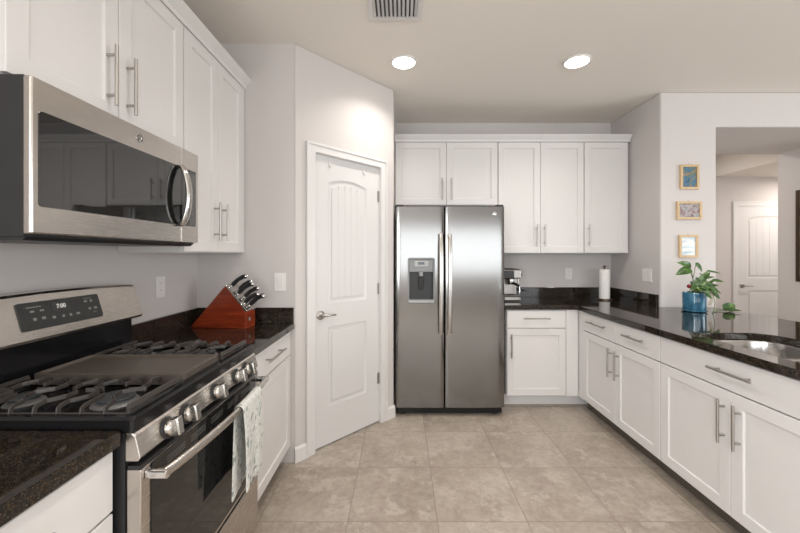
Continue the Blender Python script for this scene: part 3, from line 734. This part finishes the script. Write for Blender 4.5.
# ------------------------------------------------------------------ microwave
MY0, MY1, MZ0, MZ1 = .915, 1.671, 1.405, 1.8265
def FM(u, n, z): return (-.951+n, u, z)
mw = thing('microwave', 'stainless steel over-the-range microwave with dark window and bowed handle', 'microwave', (-1.14, RC, MZ0))
bx('body', (-1.33, -.9745, MY0+.004, MY1, MZ0+.006, MZ1+.003), M['grey'], mw)
mb = MB(); mb.prism([(-.973, MZ0+.0055), (-.985, MZ0-.004), (-1.30, MZ0-.004), (-1.30, MZ0+.0055)], MY0+.01, MY1-.006, lambda x, z, y: (x, y, z))
mb.build('underside', M['darkplastic'], mw)
DY = 1.542
md = bx('door', (MY0, DY-.001, -.0225, 0, MZ0+.012, MZ1), M['steel_y'], mw, .005, F=FM)
mp = bx('control_panel', (DY+.001, MY1-.001, -.0225, 0, MZ0+.012, MZ1), M['steel_y'], mw, .004, F=FM)
rp(MB(), FM, .934, DY-.0015, 1.490, 1.742, .010, .0002, .0016).build('window_glass', M['greyglass'], md)
cpg = rp(MB(), FM, DY+.0015, 1.648, 1.490, 1.742, .004, .0002, .0016).build('keypad_glass', M['greyglass'], mp)
mb = MB()
for i in range(6):
    for j in range(3):
        MB().box(1.585+j*.018-.004, 1.585+j*.018+.004, .0017, .0019, 1.52+i*.026-.0015, 1.52+i*.026+.0015, F=FM).build('button', M['midgrey'], cpg)
pts = []
for k in range(17):
    f = k/16; pts.append(FM(1.523, .014+.031*(1-(2*f-1)**2)**.8, 1.489+.252*f))
hd = MB().tube(pts, [.007]+[.0105]*15+[.007], 14, flat=1.7, up=(0, 1, 0)).build('handle', M['steel_handle'], md)
for z in (1.492, 1.738): MB().tube([FM(1.523, .0017, z), FM(1.523, .018, z)], .0085, 12).build('handle_mount', M['darkplastic'], hd)
badge(FM, 1.294, 1.786, .0003, .0155, md)

# ------------------------------------------------------------------ refrigerator
fx0, fxm0, fxm1, fx1, FZ0, FZ1, FY = -.0435, .3625, .3685, .869, .078, 1.763, 2.985
f = thing('refrigerator', 'tall stainless steel side-by-side refrigerator with ice and water dispenser', 'refrigerator', ((fx0+fx1)/2, 3.3, 0))
bx('body', (fx0+.006, fx1-.006, 3.075, 3.735, .03, 1.755), M['grey'], f, .003)
bx('base_grille', (fx0+.01, fx1-.01, 3.03, 3.073, .012, .070), M['enamel'], f, .004)
for x in (fx0+.06, fx1-.06):
    MB().lathe([(0, 0), (.02, 0), (.02, .0115), (0, .0115)], (x, 3.05, 0), n=16).build('foot', M['darkplastic'], f)
for x, nm in ((fx0+.035, 'l'), (fx1-.035, 'r')):
    bx('hinge_cover', (x-.03, x+.03, 3.0, 3.14, 1.765, 1.782), M['darkplastic'], f, .004)
def fdoor(x0, x1, name):
    n = 16; bow = .005; pts = []
    for k in range(n+1):
        q = k/n; e = min(q, 1-q)*(x1-x0)
        rr = .010; inset = rr-math.sqrt(max(0, rr*rr-(rr-min(e, rr))**2)) if e < rr else 0
        gx = ((x0+(x1-x0)*q)-(fx0+fx1)/2)/((fx1-fx0)/2)
        pts.append((x0+(x1-x0)*q, FY-bow*(1-gx*gx)+inset))
    # extra points near rounded ends
    pts = [(x0, FY+.012-bow*0), (x0+.003, FY+.004)]+[p for p in pts[1:-1]]+[(x1-.003, FY+.004), (x1, FY+.012)]
    pts = pts+[(x1, 3.070), (x0, 3.070)]
    mb = MB().prism(pts, FZ0, FZ1, P3)
    for fc in mb.bm.faces:
        if len(fc.verts) == 4: fc.smooth = True
    return mb.build(name, M['steel_z'], f, bevel=.004)
def edges_sharp(o):
    m = o.modifiers.get('edge')
ld = fdoor(fx0, fxm0, 'freezer_door'); rd = fdoor(fxm1, fx1, 'fridge_door')
AX0, AX1, AZ0, AZ1 = .056, .283, .955, 1.334
cut = MB().prism(rrect(AX0+.012, AX1-.012, AZ0+.025, AZ1-.012, .006, 4), 2.90, 3.045, lambda u, v, w: (u, w, v))
bake_bool(ld, [cut])
for o in (ld, rd):
    me = o.data
    for p in me.polygons: p.use_smooth = True
    me.set_sharp_from_angle(angle=math.radians(25))
    o.modifiers.remove(o.modifiers['edge'])
# dispenser: frame, control head, dark cavity, paddle, tray
FD2 = lambda u, n, z: (u, FY-.006-n, z)
dp = MB()
def ringbox(mb, a, b, n0, n1, F):
    A = rrect(*a); B = rrect(*b)
    for nn0, nn1 in ((n0, n1),):
        r = [[mb.bm.verts.new(F(u, nn, v)) for u, v in q] for q, nn in ((A, nn0), (A, nn1), (B, nn1), (B, nn0))]
        for P_, Q_ in zip(r, r[1:]+r[:1]):
            for k in range(len(P_)): mb.face([P_[k], P_[(k+1) % len(P_)], Q_[(k+1) % len(P_)], Q_[k]])
ringbox(dp, (AX0, AX1, AZ0, AZ1, .018), (AX0+.014, AX1-.014, AZ0+.030, AZ1-.014, .010), -.010, .010, FD2)
dsp2 = dp.build('dispenser', M['midgrey'], ld, bevel=.002)
MB().box(AX0+.008, AX1-.008, -.001, .0115, AZ0+.004, AZ0+.024, F=FD2).build('drip_tray', M['lightgrey'], dsp2, bevel=.003)
ch = MB().box(AX0+.0145, AX1-.0145, -.040, .004, 1.215, AZ1-.0145, F=FD2).build('control_head', M['midgrey'], dsp2, bevel=.003)
ls = MB().box(.114, .230, .0042, .006, 1.262, 1.308, F=FD2).build('display_panel', M['lightgrey'], ch, bevel=.0015)
MB().box(.142, .195, .0062, .0068, 1.276, 1.299, F=FD2).build('lcd', M['blackglass'], ls)
mb = MB()
for k in range(5): mb.box(.118+k*.022, .130+k*.022, .0042, .0048, 1.236, 1.241, F=FD2)
mb.build('button_marks', M['print'], ch)
MB().box(AX0+.013, AX1-.013, -.052, -.049, AZ0+.028, 1.214, F=FD2).build('cavity_back', M['darkplastic'], dsp2)
MB().lathe([(0, 0), (.016, 0), (.020, .035), (.0, .035)], (.168, FY+.012, 1.180), n=20).build('water_spout', M['lightgrey'], dsp2)
mb = MB().prism([(.142, 1.165), (.196, 1.165), (.192, 1.075), (.182, 1.062), (.156, 1.062), (.146, 1.075)], .022, .028, lambda u, v, w: (u, FY+w, v)); mb.build('paddle', M['blackglass'], dsp2, bevel=.002)
mb = MB()
for k in range(7): mb.box(.100+k*.021, .1035+k*.021, -.048, -.046, 1.0, 1.19, F=FD2)
mb.build('cavity_ribs', M['grey'], dsp2)
def fhandle(x, door_):
    n = 14; pts = []
    for k in range(n+1):
        q = k/n; z = .702+(1.530-.702)*q
        pts.append((x, FY-.026-.036*(1-abs(2*q-1)**3)**.9, z))
    mb = MB().tube(pts, .0125, 14, flat=1.55, up=(1, 0, 0)); h = mb.build('handle', M['steel_handle'], door_)
    for z in (.715, 1.517): MB().box(x-.014, x+.014, -.002, .030, z-.018, z+.018, F=lambda u, nn, v: (u, FY-.008-nn, v)).build('handle_mount', M['steel_handle'], h, bevel=.003)
fhandle(.330, ld); fhandle(.403, rd)
badge(lambda u, n, z: (u, FY-.003-n, z), .786, 1.703, 0, .0165, rd)

# ------------------------------------------------------------------ knife block
kb = thing('knife_block', 'slanted cherry-red wooden knife block on the dark counter', 'knife block', (-1.12, 2.2, .914))
KX0, KY0 = -1.296, 2.188; th = math.radians(-7); ca, sa = cos(th), sin(th)
def KT(u, v, d): return (KX0+u*ca-d*sa, KY0+u*sa+d*ca, .9143+v)   # u along, v up, d depth
kp = [(0, 0), (.365, 0), (.365, .098), (.236, .252), (.224, .252)]
ko = MB().prism(kp, 0, .105, KT).build('block', M['wood'], kb, bevel=.003)
A_ = Vector((.236, .252)); B_ = Vector((.365, .098)); sd_ = (B_-A_).normalized(); nr = Vector((-sd_.y, sd_.x)); nr = nr if nr.x > 0 else -nr
pl = [A_-sd_*.003, B_+sd_*.000, B_+nr*.010, A_-sd_*.003+nr*.010]
pl = [A_+nr*.0006-sd_*.010, B_+nr*.0006-sd_*.004, B_+nr*.011-sd_*.004, A_+nr*.011-sd_*.010]
MB().prism([(p.x, p.y) for p in pl], -.001, .106, KT).build('slot_plate', M['satin'], kb, bevel=.0015)
hdv = Vector((.84, .54)).normalized(); SL = (B_-A_).length
for i, (tt, d_, ln) in enumerate([(.05, .022, .130), (.24, .060, .115), (.36, .024, .130), (.52, .062, .122), (.72, .018, .120), (.83, .048, .126), (.80, .082, .118)]):
    p = A_+sd_*SL*tt+nr*.0115
    k = thing('kitchen_knife', ['black-handled knife topmost of those in the red wooden block', 'black-handled knife just behind the topmost knife in the red block',
        'black-handled knife in the middle row of the red block, nearer the range', 'black-handled knife in the middle row of the red block, nearer the back wall',
        'black-handled knife lowest in the red block, nearest the range', 'black-handled knife in the lowest row of the red block, between two others',
        'black-handled knife in the lowest row of the red block, nearest the back wall'][i], 'knife', KT(p.x, p.y, d_), 'knives in the red knife block')
    def q(s, b): v_ = p+hdv*s+Vector((-hdv.y, hdv.x))*b; return KT(v_.x, v_.y, d_)
    MB().tube([q(0.004, 0), q(.012, 0), q(.016, 0)], [.008, .009, .010], 12).build('bolster', M['chrome'], k)
    MB().tube([q(.016, 0), q(.03, .004), q(ln*.5, .009), q(ln*.8, .006), q(ln-.012, -.001)], [.012, .0135, .0125, .013, .0135], 12).build('grip', M['darkplastic'], k)
    MB().tube([q(ln-.012, -.001), q(ln-.004, -.003), q(ln, -.004)], [.0117, .0115, .007], 12).build('pommel', M['chrome'], k)
MB().box(.3655, .366, .03, .05, .045, .062, F=lambda a, d_, v: KT(a, v, d_)).build('maker_mark', M['print'], kb)

# ------------------------------------------------------------------ wall plates
def plate(name, label, cat, F, u, z, w, gangs, kind, h=.118):
    p = thing(name, label, cat, F(u, 0, z-h/2))
    pl_ = rp(MB(), F, u-w/2, u+w/2, z-h/2, z+h/2, .004, .0003, .006).build('cover_plate', M['plate'], p, bevel=.0015)
    for g_ in range(gangs):
        cu = u+(g_-(gangs-1)/2)*.046
        if kind == 'rocker':
            MB().prism([(.0061, z-.033), (.0075, z-.033), (.011, z+.033), (.0061, z+.033)], cu-.0165, cu+.0165, lambda n, zz, s: F(s, n, zz)).build('rocker', M['plate'], p, bevel=.001)
        else:
            for s in (-1, 1):
                r_ = rp(MB(), F, cu-.0165, cu+.0165, z+s*.019-.014, z+s*.019+.014, .010, .0061, .008).build('receptacle', M['plate'], p)
                MB().box(cu-.008, cu-.006, .0081, .0083, z+s*.019-.003, z+s*.019+.006, F=F).box(cu+.006, cu+.008, .0081, .0083, z+s*.019-.003, z+s*.019+.006, F=F).build('slots', M['darkplastic'], r_)
plate('wall_outlet', 'white outlet on the left wall between range and knife block', 'outlet', FL(LX), 1.97, 1.182, .072, 1, 'outlet')
plate('light_switch', 'white rocker switch on the wall above the knife block end of the counter', 'switch', FB(2.33), -.790, 1.182, .074, 1, 'rocker')
plate('wall_outlet', 'white outlet on the back wall between coffee machine and paper towel', 'outlet', FB(BY), 1.765, 1.158, .072, 1, 'outlet')
plate('light_switch', 'white double rocker switch on the wall near the corner right of the paper towel', 'switch', FR(RX), 3.195, 1.175, .120, 2, 'rocker')

# ------------------------------------------------------------------ coffee machine and paper towel
cm = thing('espresso_machine', 'small stainless steel espresso machine on the back counter beside the refrigerator', 'coffee machine', (1.06, 3.5, .914))
z0 = .9145
x0, x1, y0, y1 = .962, 1.150, 3.40, 3.70
bx('base', (x0+.006, x1-.006, y0+.02, y1, z0, z0+.05), M['machine'], cm, .006)
MB().prism(rrect(x0+.002, x1-.002, y0-.028, y0+.085, .03, 6), z0+.010, z0+.044, P3).build('drip_tray', M['machine'], cm, bevel=.004)
MB().prism(rrect(x0+.012, x1-.012, y0-.018, y0+.075, .02, 5), z0+.0445, z0+.047, P3).build('drip_grid', M['darkplastic'], cm)
bx('column', (x0+.012, x1-.012, y0+.11, y1, z0+.0505, z0+.215), M['machine'], cm, .008)
bx('head', (x0, x1, y0+.005, y1, z0+.2155, z0+.300), M['machine'], cm, .010)
bx('control_face', (x0+.008, x0+.120, y0+.002, y0+.0045, z0+.224, z0+.292), M['darkplastic'], cm)
bx('top_tray', (x0+.012, x1-.012, y0+.03, y1-.02, z0+.3005, z0+.306), M['darkplastic'], cm, .002)
MB().lathe([(0, 0), (.034, 0), (.036, .02), (.030, .028), (0, .028)], (1.065, y0+.062, z0+.187), n=28).build('group_head', M['chrome'], cm)
pf = MB().lathe([(0, 0), (.026, 0), (.033, .008), (.033, .030), (0, .030)], (1.065, y0+.062, z0+.155), n=28).build('portafilter', M['chrome'], cm)
MB().tube([(1.072, y0+.030, z0+.170), (1.085, y0-.02, z0+.166), (1.098, y0-.075, z0+.152)], [.010, .014, .012], 14).build('grip', M['darkplastic'], pf)
MB().tube([(1.127, y0+.03, z0+.214), (1.130, y0+.02, z0+.17), (1.138, y0+.01, z0+.10), (1.134, y0+.012, z0+.065)], .005, 10).build('steam_wand', M['chrome'], cm)
MB().tube([(1.1505, y0+.05, z0+.25), (1.164, y0+.05, z0+.25)], .018, 20).build('steam_knob', M['darkplastic'], cm)

pt = thing('paper_towel_holder', 'dark metal paper towel stand on the back counter near the corner', 'paper towel holder', (2.0, 3.50, .914))
MB().lathe([(0, 0), (.082, 0), (.082, .006), (.074, .012), (0, .012)], (2.0, 3.5, .9143), n=40).build('base', M['bronze'], pt)
MB().tube([(2.0, 3.5, .9265), (2.0, 3.5, 1.232)], .006, 12).build('post', M['bronze'], pt)
MB().lathe([(0, .0), (.010, 0), (.014, .006), (.014, .014), (.009, .020), (0, .021)], (2.0, 3.5, 1.2322), n=20).build('finial', M['bronze'], pt)
mb = MB().lathe([(.010, .0), (.047, 0), (.048, .004), (.048, .282), (.047, .286), (.021, .286), (.020, .283), (.0195, .0)], (2.0, 3.5, .9278), n=48)
o = mb.build('paper_towel_roll', M['paper'], None, (2.0, 3.5, .9278)); tag(o, 'white roll of paper towels standing on the dark metal holder', 'paper towels')

# ------------------------------------------------------------------ potted pothos
DP = 2.75
def px(x, y, d=DP): return Vector(((x-401)*d/356, d, H+(254-y)*d/356))
PC = Vector((2.306, 2.80, .9146)); PS = .80
pp = thing('potted_plant', 'leafy green pothos in a shiny blue glazed pot on the peninsula counter', 'plant', PC)
sl = lambda pr: [(r*PS, h_) for r, h_ in pr]
MB().lathe(sl([(0, 0), (.088, 0), (.101, .006), (.103, .016), (.098, .018), (.092, .009), (0, .007)]), PC, n=48).build('saucer', M['pot'], pp)
MB().lathe(sl([(0, .0), (.078, 0), (.088, .006), (.0935, .020), (.0955, .08), (.0965, .128), (.098, .136), (.0965, .142), (.088, .141), (.086, .13), (.080, .112)]), PC+Vector((0, 0, .0085)), n=48).build('pot', M['pot'], pp)
MB().lathe(sl([(0, .002), (.05, .004), (.0795, 0), (.0795, -.01), (0, -.01)]), PC+Vector((0, 0, .122)), n=32).build('soil', M['soil'], pp)
random.seed(4)
lm, stm = MB(), MB()
def leaf(b, tip, wid=.5, face=None, droop=.12):
    b, tip = Vector(b), Vector(tip); ax = tip-b; L_ = ax.length; ax.normalize()
    face = Vector(face) if face else Vector((-.35, -.75, .75))
    nrm = (face-ax*face.dot(ax)).normalized(); sd = ax.cross(nrm); n = 9; rows = []
    for i in range(n+1):
        q = i/n; w = wid*L_*.5*(math.sin(pi*min(1, q*1.0)**.62))**.9 if 0 < q < 1 else 0
        if q == 0: w = 0
        ctr = b+ax*L_*(q-(0 if q else 0))-nrm*droop*L_*q*q
        rows.append([lm.bm.verts.new(ctr+sd*w*s+nrm*abs(s)*w*.28-ax*(.10*L_*abs(s) if q < .35 else 0)) for s in (-1, -.5, 0, .5, 1)])
    for A, B in zip(rows, rows[1:]):
        for k in range(4): lm.face([A[k], A[k+1], B[k+1], B[k]], True)
def stem(a, b, sag=.02, r=.0022):
    a, b = Vector(a), Vector(b); m_ = (a+b)/2+Vector((0, 0, sag)); stm.tube([a, a*.4+m_*.6, m_, m_*.4+b*.6, b], r, 6)
def zp(x, y, d=DP): return px(670+x/5.33, 250+y/5.33, d)
crown = PC+Vector((0, 0, .145))
for (bx_, by_, tx, ty, w, d) in [
    (108, 84, 44, 64, .48, 2.74), (104, 104, 34, 128, .55, 2.72), (160, 214, 196, 176, .7, 2.68), (130, 206, 168, 186, .6, 2.70), (196, 214, 244, 190, .5, 2.70), (186, 150, 214, 118, .5, 2.76), (206, 220, 258, 246, .5, 2.72), (168, 196, 206, 206, .6, 2.65), (222, 214, 250, 236, .6, 2.66), (150, 168, 120, 196, .5, 2.72), (176, 150, 160, 120, .5, 2.74), (190, 228, 226, 262, .5, 2.68), (140, 196, 108, 208, .5, 2.68), (212, 172, 246, 158, .45, 2.74), (186, 204, 216, 232, .6, 2.64), (160, 186, 196, 160, .6, 2.66), (138, 72, 178, 116, .62, 2.72), (200, 112, 278, 122, .22, 2.72),
    (165, 168, 200, 112, .52, 2.72), (150, 206, 222, 196, .60, 2.66), (228, 160, 294, 168, .30, 2.72), (214, 200, 282, 232, .46, 2.68),
    (236, 232, 268, 262, .60, 2.68), (150, 178, 186, 150, .55, 2.78), (120, 186, 160, 214, .5, 2.70), (178, 176, 238, 178, .42, 2.74),
    (190, 186, 250, 206, .42, 2.70), (140, 150, 176, 196, .45, 2.80), (196, 150, 240, 140, .4, 2.82), (112, 170, 128, 216, .45, 2.76), (226, 188, 262, 186, .45, 2.80)]:
    b = zp(bx_, by_, d); leaf(b, zp(tx, ty, d-.02), w, (random.uniform(-.5, .3), -.8, random.uniform(.3, .9))); 
    base_ = crown+Vector((random.uniform(-.05, .06), random.uniform(-.04, .05), -.012)); stem(base_, b, .012)
# trailing vine to the counter
va = [PC+Vector((.05, -.05, .145)), PC+Vector((.10, -.09, .160)), zp(232, 245, 2.68), zp(240, 285, 2.68), zp(232, 318, 2.68)]
va[-1].z = .925
vb = va+[Vector((2.395, 2.74, .918)), Vector((2.45, 2.77, .918)), Vector((2.52, 2.80, .922)), Vector((2.60, 2.80, .934))]
stm.tube(vb, .0025, 6)
leaf((2.545, 2.80, .926), (2.625, 2.79, .975), .85, (-.3, -.9, .3)); leaf((2.535, 2.78, .926), (2.62, 2.73, .932), .5, (0, -.4, 1), .03); leaf((2.44, 2.76, .922), (2.48, 2.82, .935), .35, (0, -.5, 1), .03)
for v in lm.bm.verts: v.co.z = max(v.co.z, .9185+.004*sin(v.co.x*300))
lm.build('foliage', M['leaf'], pp); stm.build('stem', M['stem'], pp)
rm = MB()
for ofs in (0, .012, .028):
    rm.tube([zp(205+ofs*400, 222, 2.70), zp(222+ofs*300, 245, 2.68), zp(214+ofs*500, 270, 2.68), zp(204+ofs*500, 296, 2.69)], .0028, 6)
rm.build('aerial_root', M['root'], pp)
rc = px(689.2, 286.3, 2.705)
o = MB().lathe([(0, -.015), (.010, -.012), (.0155, -.003), (.015, .006), (.009, .013), (0, .0155)], rc, n=20).build('red_ornament', M['red'], None, rc)
tag(o, 'small round red ornament at the rim of the blue plant pot', 'ornament')

# ------------------------------------------------------------------ pictures
def picture(px0, px1, py0, py1, m, label, grp='small framed pictures beside the passage', F=None, rng=None, fw=.019, fm=None, hook=True):
    if F is None:
        k = PY/356; u0, u1 = (px0-401)*k, (px1-401)*k; z1, z0 = H+(254-py0)*k, H+(254-py1)*k; F = FB(PY)
    else: u0, u1, z0, z1 = rng
    p = thing('framed_picture', label, 'picture', F((u0+u1)/2, 0, z0), grp)
    mb = MB(); ringbox(mb, (u0, u1, z0, z1, .001, 1), (u0+fw, u1-fw, z0+fw, z1-fw, .0008, 1), .0005, .018, F)
    mb.build('frame', fm or M['frame_wood'], p, bevel=.0015)
    MB().box(u0+fw-.001, u1-fw+.001, .002, .010, z0+fw-.001, z1-fw+.001, F=F).build('print', m, p)
    if hook: MB().tube([F((u0+u1)/2+.006*cos(a), .006, z1+.006+.006*sin(a)) for a in [2*pi*k_/12 for k_ in range(13)]], .0012, 6).build('hanging_ring', M['nickel'], p)
picture(679.2, 697.8, 165, 189.5, M['art1'], 'small oak-framed blue picture, topmost of three on the pier')
picture(675.8, 700.6, 201.6, 219.6, M['art2'], 'small oak-framed landscape-format picture, middle of three on the pier')
picture(678, 696.8, 235, 257.5, M['art3'], 'small oak-framed pale seascape picture, lowest of three above the plant')
picture(0, 0, 0, 0, M['art4'], 'large dark-framed picture on the side wall of the passage, cut by the picture edge', None, FR(4.09), (3.10, 3.675, 1.08, 2.02), .03, M['bronze'], False)

# ------------------------------------------------------------------ ceiling lights and vent
for i, (x, y, lab) in enumerate([(.02, 2.55, 'round recessed ceiling light nearer the pantry'), (1.255, 2.54, 'round recessed ceiling light above the peninsula side'),
                       (.02, .9, 'recessed light behind the view on the range side'), (1.255, .9, 'recessed light behind the view on the peninsula side'),
                       (.02, -1.2, 'recessed light in the rear on the range side'), (2.6, -1.2, 'recessed light in the rear on the dining side'), (2.7, 1.7, 'recessed light over the counter end'), (4.2, .9, 'recessed light over the dining side')]):
    l = thing('recessed_light', lab, 'ceiling light', (x, y, CZ-.012), 'recessed ceiling lights')
    MB().lathe([(.081, .0), (.088, .002), (.092, .008), (.092, .0115), (.080, .0115)], (x, y, CZ-.012), n=40).build('trim_ring', M['trimw'], l)
    MB().lathe([(0, .0015), (.070, .0015), (.080, .003), (.080, .011), (0, .011)], (x, y, CZ-.012), n=40).build('lens', M['canglow'], l)
    area('downlight', (0, 0, -.004), (0, 0, 0), .15, .15, CAN_POWER, (1.0, .93, .87), l, 'DISK', 2.3)
l = thing('ceiling_vent', 'white louvred air vent in the ceiling above the kitchen floor', 'vent', (-.032, 1.99, CZ-.01))
mb = MB(); A = (-.184, .120, 1.885, 2.090)
Fc = lambda u, n, v: (u, v, CZ-n)
ringbox(mb, (*A, .004, 2), (A[0]+.028, A[1]-.028, A[2]+.028, A[3]-.028, .003, 2), .0005, .008, Fc)
mb.build('frame', M['trimw'], l, bevel=.002)
MB().box(A[0]+.026, A[1]-.026, A[2]+.026, A[3]-.026, CZ-.0015, CZ-.0005).build('duct', M['disp'], l)
n = 11
for k in range(n):
    x = A[0]+.036+(A[1]-A[0]-.072)*k/(n-1)
    MB().prism([(x-.008, CZ-.002), (x-.006, CZ-.002), (x+.006, CZ-.014), (x+.004, CZ-.014)], A[2]+.028, A[3]-.028, lambda u, v, w: (u, w, v)).build('slat', M['trimw'], l)
# added hall lights, out of view, put in to brighten the hall
for x, y, z, pw, lab in ((3.2, 4.4, CZ, 9, 'added fill light on the high hall ceiling, out of view'), (5.5, 4.35, 2.44, 20, 'added fill light on the dropped hall ceiling, out of view')):
    l = thing('hall_fill_light', lab, 'ceiling light', (x, y, z-.03))
    MB().lathe([(0, 0), (.10, .004), (.12, .02), (.12, .0295), (0, .0295)], (x, y, z-.03), n=32).build('lens', M['canglow'], l)
    area('downlight', (0, 0, -.005), (0, 0, 0), .2, .2, pw, (1.0, .92, .86), l, 'DISK')
